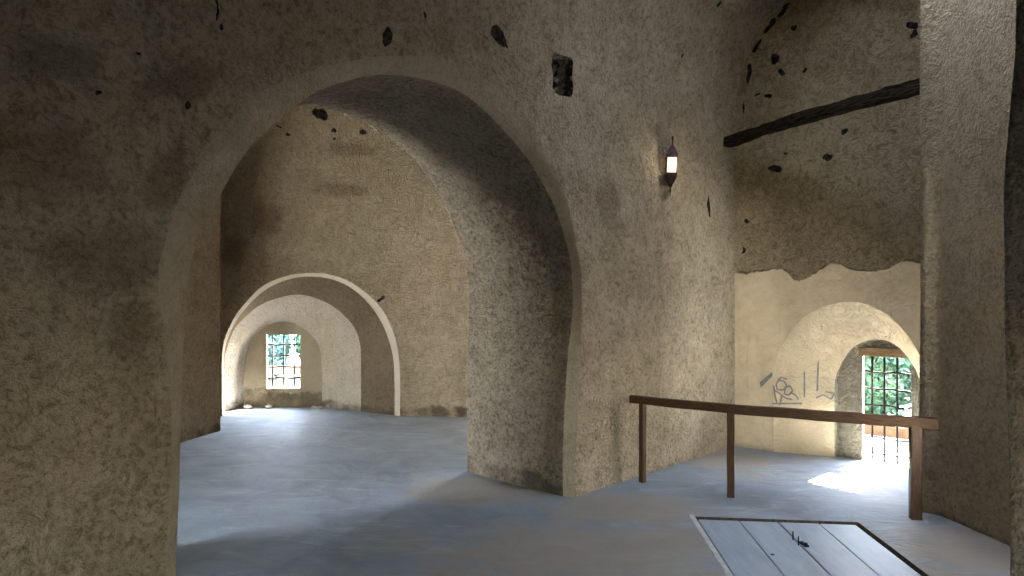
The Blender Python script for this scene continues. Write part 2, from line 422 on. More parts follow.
# profile of the arch wall and the vault above it: v = length along it
prof = [(0, 0), (0, 4.25), (-.04, 4.45), (-.14, 4.84), (-.29, 5.13), (-.45, 5.30), (-.68, 5.47), (-1.2, 5.75), (-2.0, 6.0), (-3.2, 6.15), (-6, 6.2), (-11.2, 6.2)]
ptop = smoothline(prof[1:], sub=4)
plen = [4.25]
for a, b in zip(ptop, ptop[1:]): plen.append(plen[-1]+math.dist(a, b))
def prof_at(v):
    if v <= 4.25: return 0, v, (-1, 0)
    for i in range(len(ptop)-1):
        if plen[i+1] >= v or i == len(ptop)-2:
            f = min(1, (v-plen[i])/(plen[i+1]-plen[i])); a, b = ptop[i], ptop[i+1]
            dy, dz = b[0]-a[0], b[1]-a[1]; L = math.hypot(dy, dz)
            return a[0]+dy*f, a[1]+dz*f, (-dz/L, dy/L)
def map_main(u, v):
    y, z, nn = prof_at(v)
    n = M.y*nn[0] + Vector((0, 0, nn[1]))
    return M.w(u, y, z), n
hole_c = M.px(562.5, 77, 0)
hx0, hz0 = M.px(552.5, 95.5, 0); hx1, hz1 = M.px(572.5, 58.5, 0)
hole = [(hx0, hz0+.07), (hx0+.03, hz0+.035), (hx0+.09, hz0+.02), (hx1-.08, hz0+.03), (hx1-.02, hz0+.035), (hx1, hz0+.07), (hx1+.015, hz0+.14), (hx1-.004, hz0+.22), (hx1+.01, hz1-.03), (hx1-.02, hz1+.005), (hx0+.1, hz1-.008), (hx0+.03, hz1+.006), (hx0+.004, hz1-.02), (hx0-.014, hz1-.12), (hx0+.01, hz0+.18)]
def fix(poly):   # closed polygon down to the floor line
    return [(p[0], max(p[1], ZB)) for p in poly]
VS = 5.2
archhole = [(a, b) for a, b in rout]
archhole[0] = (archhole[0][0], ZB); archhole[-1] = (archhole[-1][0], ZB)
# outer outline of the wall goes round the opening
wl_outline = [(-12.5, ZB)] + archhole + [(0.1, ZB), (0.1, VS), (-12.5, VS)]
wall_left = cdt_sheet(wl_outline, [hole], .07, map_main, 'wall_left', m_arch, amp=1.0, fade=.10, edges=[archhole], kind='structure',
                      label='rough plastered wall pierced by the big archway')
def v_of(t):
    for i in range(len(ptop)-1):
        if -ptop[i+1][0] >= t: return plen[i]+(t+ptop[i][0])/(ptop[i][0]-ptop[i+1][0])*(plen[i+1]-plen[i])
SX0, SX1, ST0, ST1 = -2.75, -1.65, 1.65, 2.75  # unseen roof opening added to bring daylight into the end bay
ceiling = cdt_sheet([(-12.5, VS), (.6, VS), (.6, 14.5), (-12.5, 14.5)], [[(SX0, v_of(ST0)), (SX1, v_of(ST0)), (SX1, v_of(ST1)), (SX0, v_of(ST1))]], .2, map_main, 'ceiling', m_arch, kind='structure')

band = loft(M, [(rout, 0), (rin, CH)], 'trim_1', m_band, subdiv=3, amp=.3, kind='structure')
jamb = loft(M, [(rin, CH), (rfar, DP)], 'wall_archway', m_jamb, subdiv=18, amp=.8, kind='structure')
# back of the arch wall in the second room
backhole = [(p[0], p[1]) for p in rfar]
ol = [(-10, ZB)] + backhole + [(1.2, ZB), (1.2, 6.4), (-10, 6.4)]
cdt_sheet(ol, [], .15, lambda u, v: (M.w(u, DP, v), M.y), 'wall_rear', m_room, kind='structure', amp=0)

# put-log hole : recess with broken stones in it
hv = []; hf = []; nh = len(hole)
for k, yy in enumerate((0, .12, .24)):
    for p in hole:
        w = M.w(p[0], yy, p[1])
        if k: w += M.x*rough(w*3, 1.2) + Vector((0, 0, rough(w*4, 1.2)))
        hv.append(w)
for k in range(2):
    for i in range(nh): a = k*nh+i; b = k*nh+(i+1) % nh; hf.append((a, b, b+nh, a+nh))
hf.append(tuple(range(2*nh, 3*nh)))
mesh('wall_socket', hv, hf, m_darkstone, kind='structure', label='dark square socket left in the wall above the archway')

def rock(name, loc, r, seed, mat, sq=(1, 1, 1), **kw):
    bm = bmesh.new(); bmesh.ops.create_icosphere(bm, subdivisions=3, radius=1)
    for v in bm.verts:
        p = v.co.copy(); q = p*1.3 + Vector((seed*3.1, seed, 0))
        d = 1+.32*noise.noise(q)+.14*noise.noise(q*2.7)
        v.co = Vector((p.x*sq[0], p.y*sq[1], p.z*sq[2]))*r*d
    o = from_bm(name, bm, mat, smooth=False, **kw); o.location = loc; o.rotation_euler.z = seed
    return o
hw = (hx1-hx0)
for i, (fx, fz, r, lab) in enumerate([(.35, .16, .085, 'broken dark stone at the bottom of the square wall socket'), (.68, .45, .09, 'broken dark stone halfway up the square wall socket'), (.4, .78, .085, 'broken dark stone at the top of the square wall socket')]):
    rock('wall_stone', M.w(hx0+hw*fx, .17, hz0+(hz1-hz0)*fz), r, i+3, m_darkstone, (1, .8, .75), label=lab, cat='stone', group='stones in the wall socket')

# ------------------------------------------------------------------ end wall with the grated doorway
e_front = [(773.5, 480), (773.5, 406), (774, 372), (779, 353), (788.6, 335), (800.8, 320), (815, 310.5), (832, 304), (849, 302), (866, 304), (881, 310.5), (895.5, 321.6), (910, 338.5), (920, 356), (929, 378), (933, 400), (934, 440), (934, 500)]
e_in = [(834.5, 480), (834.5, 420), (835, 382), (839.5, 368), (847, 354), (856.5, 345), (871, 340), (886, 340.5), (898, 347), (907.5, 357), (915, 368), (919.5, 380), (921.5, 400), (922, 440), (922, 500)]
def outline(fr, pts, y):
    q = P(fr, pts, y); q[0] = (q[1][0], ZB); q[-1] = (q[-2][0], ZB)
    q = [q[0]] + [p for p in q[1:-1] if p[1] > .05] + [q[-1]]
    return split_resample(smoothline(q, sub=5), 30)
YE1, YE2, YE3 = .26, .33, .65
ef = outline(E, e_front, 0); ei = outline(E, e_in, YE1)
def up_off(u, v): # the thick rough coat ends in a ragged edge
    zl = 2.2+.05*math.sin(u*9)+.03*math.sin(u*23)
    return .02*min(1, max(0, (v-zl)/.06))
EW = 2.75
wall_back = cdt_sheet([(-.1, ZB)] + ef + [(EW, ZB), (EW, 6.45), (-.1, 6.45)], [], .06,
                      lambda u, v: (E.w(u, 0, v), -E.y), 'wall_back', m_end, amp=.9, extra=up_off, edges=[ef], kind='structure',
                      label='end wall of brown trowelled plaster over a smoother old coat')
loft(E, [(ef, 0), (ei, YE1)], 'wall_niche_near', m_nicheR, subdiv=8, amp=.35, kind='structure')
loft(E, [(ei, YE1), (ei, YE2)], 'wall_niche_step', m_jambR, subdiv=3, amp=.3, kind='structure')
wx0, _ = E.px(862.5, 400, YE2); wx1, _ = E.px(911, 400, YE2)
_, wz1 = E.px(868, 348.5, YE2)
cdt_sheet(ei + [(wx1, ZB), (wx1, wz1), (wx0, wz1), (wx0, ZB)], [], .06,
          lambda u, v: (E.w(u, YE2, v), -E.y), 'wall_niche_end', m_jambR, amp=.4, edges=[ei, [(wx0, ZB), (wx0, wz1), (wx1, wz1), (wx1, ZB)]], kind='structure')
wins = [(wx0, 0), (wx0, wz1), (wx1, wz1), (wx1, 0)]
loft(E, [([(wx0, ZB), (wx0, wz1*.5), (wx0, wz1), (wx1, wz1), (wx1, wz1*.5), (wx1, ZB)], YE2), ([(wx0-.09, ZB), (wx0-.09, wz1*.5), (wx0-.09, wz1), (wx1+.02, wz1), (wx1+.02, wz1*.5), (wx1+.02, ZB)], YE3)], 'wall_reveal_near', m_nicheR, subdiv=4, amp=0, smooth=False, kind='structure')

def grille(name, fr, x0, x1, z0, z1, y, nv, hz, r, label, lintel=None, seed=0):
    rnd = random.Random(seed)
    o = fr.w((x0+x1)/2, y, z0)
    root = empty(name, o, (0, 0, fr.ang), kind='structure', label=label)
    w = x1-x0; hh = z1-z0
    for i, f in enumerate(nv):
        bm = bmesh.new(); x = (f-.5)*w
        tube_bm(bm, [(x, 0, -.01), (x+rnd.uniform(-.003, .003), 0, hh*.5), (x, 0, hh+.01)], r)
        from_bm('upright_bar', bm, m_iron, root, smooth=True)
    for i, f in enumerate(hz):
        bm = bmesh.new(); z = f*hh; xs = [-.5+k/12 for k in range(13)]
        pts = []
        for q in xs:
            dd = min(abs(q+.5-v) for v in nv)
            pts.append((q*w*1.02, -r*1.9 + (r*.9 if dd > .09 else 0), z+rnd.uniform(-.003, .003)+.006*math.sin(q*9+i)))
        tube_bm(bm, pts, r*.9)
        from_bm('cross_bar', bm, m_iron, root, smooth=True)
    if lintel:
        bm = bmesh.new(); lx0, lx1, lz0, lz1, ly0, ly1 = lintel
        box_bm(bm, ((lx0+lx1)/2-(x0+x1)/2, (ly0+ly1)/2-y, (lz0+lz1)/2-z0), (lx1-lx0, ly1-ly0, lz1-lz0), bevel=.008)
        bmesh.ops.subdivide_edges(bm, edges=bm.edges[:], cuts=2)
        for v in bm.verts: v.co += Vector((0, 0, rough(v.co*4+Vector((3, 1, seed)), .5)))
        from_bm('lintel', bm, m_lintel, root)
    return root
hzE = []
for yy in (371, 387.5, 404, 420, 436, 451.5):
    _, z = E.px(868, yy, YE2+.1); hzE.append(z)
lz = E.px(868, 356, YE2)[1]
nvE = [(E.px(a, 390, YE2+.1)[0]-wx0)/(wx1-wx0) for a in (872.3, 884.5, 897.3)]
_, lzt = E.px(862, 347, YE2)
grille('window_1', E, wx0, wx1, 0.0, lz, YE2+.1, nvE, [z/lz for z in hzE if z > .03], .012,
       'iron grating with crossed bars in the low doorway beyond the railing', (wx0-.04, wx1+.05, lz, lzt, YE2-.02, YE3), 3)

# scribbles on the niche wall
def scribble(lines, fr, y_of, name, width=.012, parent=None):
    bm = bmesh.new()
    for ln in lines:
        pts = [fr.w(*((lambda q: (q[0], y_of(q[0]), q[1]))(fr.px(a, b, .04)))) for a, b in ln]
        for p, q in zip(pts, pts[1:]):
            d = (q-p).normalized(); s = d.cross(fr.y).normalized()*width/2
            vs = [bm.verts.new(c) for c in (p-s, p+s, q+s, q-s)]
            bm.faces.new(vs)
    return from_bm(name, bm, m_paint, parent, kind='structure', label='grey painted scribble on the plaster beside the doorway niche')
xa = ef[1][0]; xb = ei[1][0]
def y_niche(x):
    f = (x-xa)/(xb-xa); return (-.028 if f <= 0 else f*YE1-.03)
sc = [[(778, 384), (780, 380), (785, 381), (787, 386), (784, 390), (779, 389), (778, 384)], [(786, 387), (790, 386), (792, 391), (789, 395), (785, 394), (786, 387)], [(777, 390), (782, 394), (786, 398), (792, 400)],
      [(776, 385), (777, 394), (779, 404)], [(780, 380), (782, 377), (787, 379)], [(790, 392), (795, 396), (797, 400)], [(812, 399), (818, 396), (825, 401), (828, 395), (820, 393)], [(802, 372), (802, 398)], [(814, 360), (813, 392)],
      [(775, 403), (800, 404)], [(783, 395), (781, 405)]]
xform = scribble(sc, E, y_niche, 'trim_2', .02)
bm = bmesh.new()
q = [E.px(*p, 0) for p in ((761, 382), (773.5, 371.5), (773.5, 376), (762, 387.5))]
vs = [bm.verts.new(E.w(a, -.03, b)) for a, b in q]; bm.faces.new(vs)
from_bm('trim_3', bm, m_paint, kind='structure', label='grey painted stroke on the end wall left of the niche')

# ------------------------------------------------------------------ old beam across the end bay
bx0, bz = M.px(729, 143, 0)
a = M.w(M.px(727, 143, 0)[0], .05, 0); a.z = H+145/F*a.y
b = Vector((3.86, 6.50, a.z+.07))
L = (b-a).length; ang = math.atan2(b.y-a.y, b.x-a.x)
root = None
bm = bmesh.new()
N = 40
rings = []
for i in range(N+1):
    x = L*i/N; ring = []
    for k in range(12):
        th = 2*math.pi*(k+.5)/12
        c, s = math.cos(th), math.sin(th)
        sq = 1/max(abs(c), abs(s))**.75
        p = Vector((x, c*.075*sq, s*.062*sq))
        dd = noise.noise(Vector((x*2.2, p.y*9, p.z*9)))*.03+noise.noise(Vector((x*9, p.y*22, p.z*22)))*.022
        p.y *= 1+dd*9; p.z *= 1+dd*9
        p.z += .02*math.sin(x*1.3)
        ring.append(bm.verts.new(p))
    rings.append(ring)
for r0, r1 in zip(rings, rings[1:]):
    for k in range(12): bm.faces.new((r0[k], r0[(k+1) % 12], r1[(k+1) % 12], r1[k]))
bm.faces.new(rings[0][::-1]); bm.faces.new(rings[-1])
o = from_bm('timber_beam', bm, m_beam, smooth=False, label='old blackened timber beam spanning high across the end bay', cat='beam')
o.location = a; o.rotation_euler = (0, -math.asin(.07/L), ang)

# ------------------------------------------------------------------ right side: pier, near wall, closing walls
def wall_strip(name, pts, mat, z1=6.45, step=.08, amp=.6, z0=ZB, lean=None, **kw):
    """sheet along a polyline; the room lies on the right of the walking direction"""
    Ls = [0]
    for p, q in zip(pts, pts[1:]): Ls.append(Ls[-1]+math.dist(p, q))
    us = []
    for i in range(len(pts)-1):
        m = max(1, int((Ls[i+1]-Ls[i])/step))
        for k in range(m): us.append((i, k/m))
    us.append((len(pts)-2, 1.0))
    nz = int((z1-z0)/step); V = []; Fc = []
    for (i, f) in us:
        p = Vector(pts[i]); q = Vector(pts[i+1]); d = (q-p).normalized(); n = Vector((d.y, -d.x, 0))
        for j in range(nz+1):
            z = z0+(z1-z0)*j/nz
            c = p+(q-p)*f; w = Vector((c.x, c.y, z))
            if lean: w.x += lean(z)
            V.append(w+Vector((1, 1, 0)).normalized()*0+n*rough(w, amp)*(0 if f in (0, 1.0) else 1) + (Vector((rough(w*1.7, amp*.7), 0, 0)) if f in (0, 1.0) else Vector((0, 0, 0))))
    c = nz+1
    for i in range(len(us)-1):
        for j in range(nz): a = i*c+j; Fc.append((a, a+c, a+c+1, a+1))
    return mesh(name, V, Fc, mat, smooth=False if False else True, kind='structure', **kw)
endc = E.w(EW-.1, .1, 0)
wr = wall_strip('wall_right', [(endc.x, endc.y), (3.66, 6.32), (3.77, 6.22), (3.80, 5.95), (3.86, 5.42)], m_pier, step=.06, amp=.5, label='tall plastered pier right of the doorway')
wall_strip('wall_right', [(3.86, 5.42), (3.9, 4.5)], m_pier, step=.1, z0=3.3)
wall_strip('wall_right', [(3.86, 5.42), (3.9, 4.5)], m_pier, step=.1, z1=.6)  # gap left here: unseen window added to light the arch wall
wall_strip('wall_right', [(3.9, 4.5), (3.91, 4.2)], m_pier, step=.1)
def lean(z): return .02*math.sin(z*1.6+1)+(.04 if z > 2.6 else 0)*min(1, (z-2.6)/.8 if z > 2.6 else 0)
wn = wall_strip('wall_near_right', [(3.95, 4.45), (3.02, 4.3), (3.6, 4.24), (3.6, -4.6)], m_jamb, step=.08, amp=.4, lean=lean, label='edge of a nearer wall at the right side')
# rear walls, out of the picture, with an unseen opening added for daylight
g = M.w(-12.3, 0, 0)
wall_strip('wall_front', [(3.6, -4.6), (1.3, -4.6)], m_pier, step=.2)
wall_strip('wall_front', [(.3, -4.6), (g.x, -4.6)], m_pier, step=.2)
wall_strip('wall_front', [(g.x, -4.6), (g.x, -2.9)], m_pier, step=.2)
wall_strip('wall_front', [(g.x, -.5), (g.x, g.y+.4)], m_pier, step=.2)
wall_strip('wall_front', [(g.x, -2.9), (g.x, -.5)], m_pier, step=.2)
wall_strip('wall_front', [(1.3, -4.6), (.3, -4.6)], m_pier, step=.2, z0=1.6)

# ------------------------------------------------------------------ second room
yb = 11.0
def Wp(px): return (px-CX)/F*yb
f1 = [(222.4, 416), (222, 363), (223.6, 343.5), (232, 321.6), (244, 304.6), (262, 286.5), (286, 276), (312.7, 273), (339.5, 277), (362, 289.6), (381.5, 308.7), (393, 331.6), (398.6, 354.5), (400, 380), (400, 416)]
f2 = [(224, 414), (224, 363), (226, 344), (235, 323), (247, 307), (265, 290), (288, 279.5), (312, 276.5), (336, 280.5), (356, 291.5), (373, 309), (385, 330), (392.5, 354), (394.5, 380), (394.5, 413)]
f3 = [(224.5, 412), (224.5, 363), (227, 349), (234, 330), (244, 318), (259, 305.8), (278, 298), (300, 294.6), (322, 300.5), (339, 310.6), (353.6, 326.4), (360, 343.4), (361, 365), (361, 380), (361, 411)]
f4 = [(244, 409), (244, 367.7), (248, 348), (256.4, 333.7), (271, 324), (285.6, 321.6), (300, 326), (312.3, 336), (319.6, 348), (321.8, 367.7), (322, 385), (322, 395), (322, 408)]
Y2, Y3, Y4, Y5 = .09, .42, .86, 1.0
n1, n2, n3, n4 = outline(W, f1, 0), outline(W, f2, Y2), outline(W, f3, Y3), outline(W, f4, Y4)
lw = n1[0][0]-.16
xbend = n1[-1][0]+.05
def map_far(u, v):
    if u <= xbend: return W.w(u, 0, v), Vector((0, -1, 0))
    return W.w(u, -(u-xbend)*.10, v), Vector((-.16, -1, 0)).normalized()
cdt_sheet([(lw-.2, ZB)] + n1 + [(.85, ZB), (.85, 6.4), (lw-.2, 6.4)], [], .08, map_far, 'wall_far', m_room, amp=.9, edges=[n1], kind='structure', label='far brown plaster wall around the arched window niche')
loft(W, [(n1, 0), (n2, Y2)], 'trim_4', m_rim, subdiv=2, amp=0, kind='structure', label='pale plaster rim of the far niche')
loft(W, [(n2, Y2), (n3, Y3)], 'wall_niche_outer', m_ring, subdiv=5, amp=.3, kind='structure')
loft(W, [(n3, Y3), (n4, Y4)], 'wall_niche_inner', m_niche, subdiv=8, amp=.5, kind='structure')
vx0, vz0 = W.px(266.5, 388.3, Y4); vx1, vz1 = W.px(300.3, 334.8, Y4)
cdt_sheet(n4, [[(vx0, vz0), (vx0, vz1), (vx1, vz1), (vx1, vz0)]], .07, lambda u, v: (W.w(u, Y4, v), -W.y), 'wall_niche_far', m_winwall, amp=.3, edges=[n4], kind='structure')
loft(W, [([(vx0, vz0), (vx0, vz1), (vx1, vz1), (vx1, vz0), (vx0, vz0)], Y4), ([(vx0-.03, vz0-.0), (vx0-.03, vz1+.02), (vx1+.03, vz1+.02), (vx1+.03, vz0-.0), (vx0-.03, vz0-.0)], Y5)], 'wall_reveal_far', m_winwall, subdiv=2, amp=0, smooth=False, kind='structure')
hzW = [(W.px(280, yy, Y4+.06)[1]-vz0)/(vz1-vz0) for yy in (344.5, 355.5, 366.5, 377.5)]
nvW = [(W.px(a, 360, Y4+.06)[0]-vx0)/(vx1-vx0) for a in (272.6, 283.8, 294.6)]
grille('window_2', W, vx0, vx1, vz0, vz1, Y4+.06, nvW, hzW, .014, 'small square barred window at the back of the far niche', None, 5)

pA = floor_pt(220.5, 430.5)
wall_strip('wall_far_left', [(-5.4, 4.0), (-4.36, 8.7), (pA.x, pA.y), (-4.62, 11.1)], m_room, z1=6.3, step=.08, amp=.5, label='side wall of the second room ending in a corner left of the niche')
dA = Vector((.72, 10.82)); dB = Vector((1.75, 9.70))
def on(f): q = dA.lerp(dB, f); return (q.x, q.y)
D0, D1 = .03, .92
wall_strip('wall_far_right', [on(0), on(D0)], m_room, z1=6.3)
wall_strip('wall_far_right', [on(D0), on(D1)], m_room, z1=6.3, z0=2.9)
wall_strip('wall_far_right', [on(D1), on(1.05)], m_room, z1=6.3)
# roofs
bm = bmesh.new(); box_bm(bm, (0, 0, 0), (.4, 7.6, 7.2))
o = from_bm('wall_added_sunblock', bm, m_ground, kind='structure'); o.location = (7.0, 4.3, 3.45)  # unseen wall added to keep direct sun out of the right window gap
mesh('ceiling', [(-9, 2, 6.2), (3, 2, 6.2), (3, 12.5, 6.2), (-9, 12.5, 6.2)], [(0, 1, 2, 3)], m_room, kind='structure') if False else None
def cpoly(name, pts, z, mat): return mesh(name, [(p[0], p[1], z) for p in pts], [tuple(range(len(pts)))], mat, kind='structure')
sk = [M.w(a_, -b_, 0) for a_, b_ in ((SX0, ST0), (SX1, ST0), (SX1, ST1), (SX0, ST1))]
cdt_sheet([(-14, -5.5), (6.5, -5.5), (6.5, 7.2), (3.4, 10.6), (2, 12.6), (-9, 12.6), (-14, 8)], [[(p.x, p.y) for p in sk]], .8, lambda u, v: (Vector((u, v, 6.42)), Vector((0, 0, -1))), 'ceiling', m_room, amp=0, kind='structure')
V = [Vector((p.x, p.y, z)) for z in (5.8, 6.43) for p in sk]
V = [Vector((p.x, p.y, prof_at(v_of(t_))[1]-.0)) for p, t_ in zip(sk, (ST0, ST0, ST1, ST1))] + [Vector((p.x, p.y, 6.43)) for p in sk]
mesh('added_skylight_shaft', V, [(i, (i+1) % 4, 4+(i+1) % 4, 4+i) for i in range(4)], m_pier, kind='structure')  # shaft of the added skylight
bm = bmesh.new(); box_bm(bm, (0, 0, 0), (2.4, .25, 1.8))
o = from_bm('wall_added_sunblock', bm, m_ground, kind='structure'); o.location = (3.75, 6.65, 7.3); o.rotation_euler.z = math.radians(131.4)  # unseen slab added above the roof to keep sun out of the skylight

# ------------------------------------------------------------------ floor with the hatch opening
hc = [floor_pt(696.5, 514.5), floor_pt(858, 520.0)]
HX0, HX1, HY0, HY1 = 1.60, 2.955, 4.80, 6.17
hrot = math.radians(-3.2)
hcx, hcy = (HX0+HX1)/2, (HY0+HY1)/2
def hpt(x, y):
    # slightly skewed rectangle of the hatch in the floor
    q = Vector((x-hcx, y-hcy)); q.rotate(Matrix.Rotation(hrot, 2)) if False else None
    return (x + (y-HY1)*.05 if True else x, y - (x-HX0)*.11)
hh = [hpt(HX0, HY0), hpt(HX1, HY0), hpt(HX1, HY1), hpt(HX0, HY1)]
def map_floor(u, v): return Vector((u, v, 0)), Vector((0, 0, 1))
fo = E.w(0, YE3+.02, 0)
fpoly = [(-12.8, -5), (3.95, -5), (3.95, 6.0), (5.6, 7.4), (4.4, 8.45), (2.6, 9.4), (1.9, 10.2), (-.0, 11.1), (-.9, 12.4), (-5.0, 12.4), (-6.2, 10.5), (-12.8, 8)]
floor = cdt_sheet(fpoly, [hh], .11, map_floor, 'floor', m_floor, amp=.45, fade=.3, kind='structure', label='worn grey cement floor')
# recess around the hatch
rz = -.05
bm = bmesh.new()
top = [bm.verts.new((p[0], p[1], .0)) for p in hh]; bot = [bm.verts.new((p[0], p[1], -.08)) for p in hh]
for i in range(4): bm.faces.new((top[i], top[(i+1) % 4], bot[(i+1) % 4], bot[i]))
bm.faces.new(bot)
from_bm('floor_recess', bm, m_groove, kind='structure')
hroot = empty('floor_hatch', (hcx, hcy, -.06), label='grey boarded hatch set into the floor in front of the railing', cat='hatch')
GR = .035
bx = [HX0+.02, 1.965, 2.29, 2.625, HX1-GR]
def board(x0, x1, name, parent, z=-.012):
    bm = bmesh.new()
    c = [hpt(x0, HY0+.02), hpt(x1, HY0+.02), hpt(x1, HY1-GR), hpt(x0, HY1-GR)]
    lo = [bm.verts.new((p[0]-hcx, p[1]-hcy, .0)) for p in c]; hi = [bm.verts.new((p[0]-hcx, p[1]-hcy, z+.06)) for p in c]
    bm.faces.new(lo[::-1]); bm.faces.new(hi)
    for i in range(4): bm.faces.new((lo[i], lo[(i+1) % 4], hi[(i+1) % 4], hi[i]))
    bmesh.ops.bevel(bm, geom=[e for e in bm.edges], offset=.003, segments=1, affect='EDGES')
    return from_bm(name, bm, m_hatch, parent)
leafs = []
for k in range(2):
    e = bpy.data.objects.new('hatch_leaf', None); link(e, hroot); leafs.append(e)
    for j in range(2):
        i = 2*k+j
        g0 = .0035 if j else (.006 if k else 0)
        g1 = .0035 if not j else (.006 if not k else 0)
        board(bx[i]+g0, bx[i+1]-g1, 'board', e)
# knot hole, ring handles and hasp
def disc(name, p, r, mat, parent, h=.002):
    bm = bmesh.new(); bmesh.ops.create_cone(bm, cap_ends=True, segments=16, radius1=r, radius2=r, depth=h)
    o = from_bm(name, bm, mat, parent); o.location = p; return o
q = floor_pt(772.5, 553); disc('knot_hole', (q.x-hcx, q.y-hcy, .0495), .016, m_groove, leafs[0])
for (px, py, k) in ((793, 537.5, 0), (798.5, 543, 0)):
    q = floor_pt(px, py); bm = bmesh.new()
    tube_bm(bm, [(-.018, 0, 0), (-.02, 0, .03), (-.012, .0, .055), (.005, 0, .06), (.014, .0, .045)], .0055, 6)
    o = from_bm('ring_handle', bm, m_iron, leafs[k]); o.location = (q.x-hcx, q.y-hcy, .046); o.rotation_euler.z = 1.2
q = floor_pt(804, 543.5); bm = bmesh.new(); box_bm(bm, (0, 0, .008), (.035, .10, .016), bevel=.003); box_bm(bm, (0, -.03, .02), (.02, .02, .02), bevel=.003)
o = from_bm('hasp', bm, m_iron, leafs[1]); o.location = (q.x-hcx, q.y-hcy, .047); o.rotation_euler.z = .1
# pale cement lip on the left edge
bm = bmesh.new()
p0, p1 = hpt(HX0, HY0), hpt(HX0, HY1)
n = 14
prev = None
for i in range(n+1):
    f = i/n; x = p0[0]+(p1[0]-p0[0])*f; y = p0[1]+(p1[1]+.03-p0[1])*f; wd = .055+.012*noise.noise(Vector((i*.9, 0, 0)))
    ring = [bm.verts.new((x-hcx-wd, y-hcy, .055)), bm.verts.new((x-hcx-wd*.8, y-hcy, .070)), bm.verts.new((x-hcx-.004, y-hcy, .068)), bm.verts.new((x-hcx+.004, y-hcy, .02))]
    if prev:
        for k in range(3): bm.faces.new((prev[k], prev[k+1], ring[k+1], ring[k]))
    prev = ring
from_bm('cement_lip', bm, m_lip, hroot, smooth=False, label='pale cement lip along the left edge')

# ------------------------------------------------------------------ railing
P1 = floor_pt(642.6, 482); P2 = floor_pt(730.6, 496.5); P3 = Vector((3.495, 6.11, 0))
rl = empty('wooden_railing', tuple(P2), label='dark brown wooden railing on three posts across the end bay', cat='railing')
def post(p, w, name='post'):
    bm = bmesh.new(); box_bm(bm, (0, 0, .40), (w, w, .82), bevel=.005)
    bmesh.ops.subdivide_edges(bm, edges=[e for e in bm.edges if abs((e.verts[0].co-e.verts[1].co).z) > .5], cuts=8)
    for v in bm.verts: v.co.x += .004*noise.noise(Vector((p.x, 0, v.co.z*4))); v.co.y += .004*noise.noise(Vector((p.y, 9, v.co.z*4)))
    o = from_bm(name, bm, m_post, rl); o.location = p-P2; return o
for p, w, r in ((P1, .058, .6), (P2, .068, -.3), (P3, .085, -.2)):
    post(p, w).rotation_euler.z = r
d12 = (P2-P1).normalized(); s12 = P1-d12*.135
d23 = (P3-P2).normalized(); e23 = P3+d23*.17
def rail(a, b, ha, hb, wa, name='rail'):
    d = b-a; L = d.length; bm = bmesh.new(); n = 24; rings = []
    for i in range(n+1):
        f = i/n; hgt = ha+(hb-ha)*f; x = L*f
        j = .004*noise.noise(Vector((x*3, a.x, 0)))
        c = .008
        pr = [(-wa+c, -hgt), (wa-c, -hgt), (wa, -hgt+c), (wa, -c), (wa-c, 0), (-wa+c, 0), (-wa, -c), (-wa, -hgt+c)]
        rings.append([bm.verts.new((x, y+j, z+.882+j)) for y, z in pr])
    for r0, r1 in zip(rings, rings[1:]):
        for k in range(8): bm.faces.new((r0[k], r0[(k+1) % 8], r1[(k+1) % 8], r1[k]))
    bm.faces.new(rings[0][::-1]); bm.faces.new(rings[-1])
    bmesh.ops.recalc_face_normals(bm, faces=bm.faces)
    o = from_bm(name, bm, m_wood, rl); o.location = a-P2; o.rotation_euler.z = math.atan2(d.y, d.x); return o
rail(s12, P2+d12*.02, .078, .082, .035)
rail(P2-d23*.025, e23, .086, .096, .038)

# ------------------------------------------------------------------ wall lantern
lx, lz_ = M.px(671, 165, -.09)
lp = M.w(lx, -.09, 0)
dl = lp.y
def LZ(py): return H+(CY-py)/F*dl
ln = empty('wall_lantern', (lp.x, lp.y, LZ(175)), (0, math.radians(2.5), math.radians(-8)), label='small rusty four-sided lantern with a glowing frosted pane hung on the wall', cat='lantern')
zz = lambda py: LZ(py)-LZ(175)
hwid = .055
def pyramid(name, levels, mat, parent, seg=4, rot=math.pi/4):
    bm = bmesh.new(); rings = []
    for z, r in levels:
        rings.append([bm.verts.new((math.cos(rot+2*math.pi*k/seg)*r, math.sin(rot+2*math.pi*k/seg)*r, z)) for k in range(seg)])
    for a_, b_ in zip(rings, rings[1:]):
        for k in range(seg): bm.faces.new((a_[k], a_[(k+1) % seg], b_[(k+1) % seg], b_[k]))
    bm.faces.new(rings[0][::-1]); bm.faces.new(rings[-1])
    return from_bm(name, bm, mat, parent)
R2 = hwid*math.sqrt(2)
pyramid('cap', [(zz(157.5), R2*1.12), (zz(155.5), R2*1.15), (zz(153), R2*.95), (zz(150), R2*.66), (zz(147), R2*.36), (zz(145), R2*.14), (zz(143), R2*.1)], m_rust, ln)
pyramid('base', [(zz(174), R2*1.08), (zz(176), R2*1.1), (zz(179), R2*.95), (zz(182.5), R2*.66), (zz(186), R2*.28), (zz(188), R2*.12)][::-1], m_rust, ln)
bm = bmesh.new()
for sx in (-1, 1):
    for sy in (-1, 1):
        box_bm(bm, (sx*hwid, sy*hwid, (zz(157)+zz(174.5))/2), (.012, .012, zz(157)-zz(174.5)))
for zq in (zz(157.5), zz(173.8)):
    for s_ in (-1, 1):
        box_bm(bm, (0, s_*hwid, zq), (hwid*2, .012, .014)); box_bm(bm, (s_*hwid, 0, zq), (.012, hwid*2, .014))
from_bm('frame', bm, m_rust, ln)
for k in range(4):
    bm = bmesh.new(); box_bm(bm, (0, -hwid+.003, (zz(157.5)+zz(174))/2), (hwid*2-.012, .003, zz(157.5)-zz(174)-.012))
    o = from_bm('glass_pane', bm, m_glass, ln); o.rotation_euler.z = k*math.pi/2
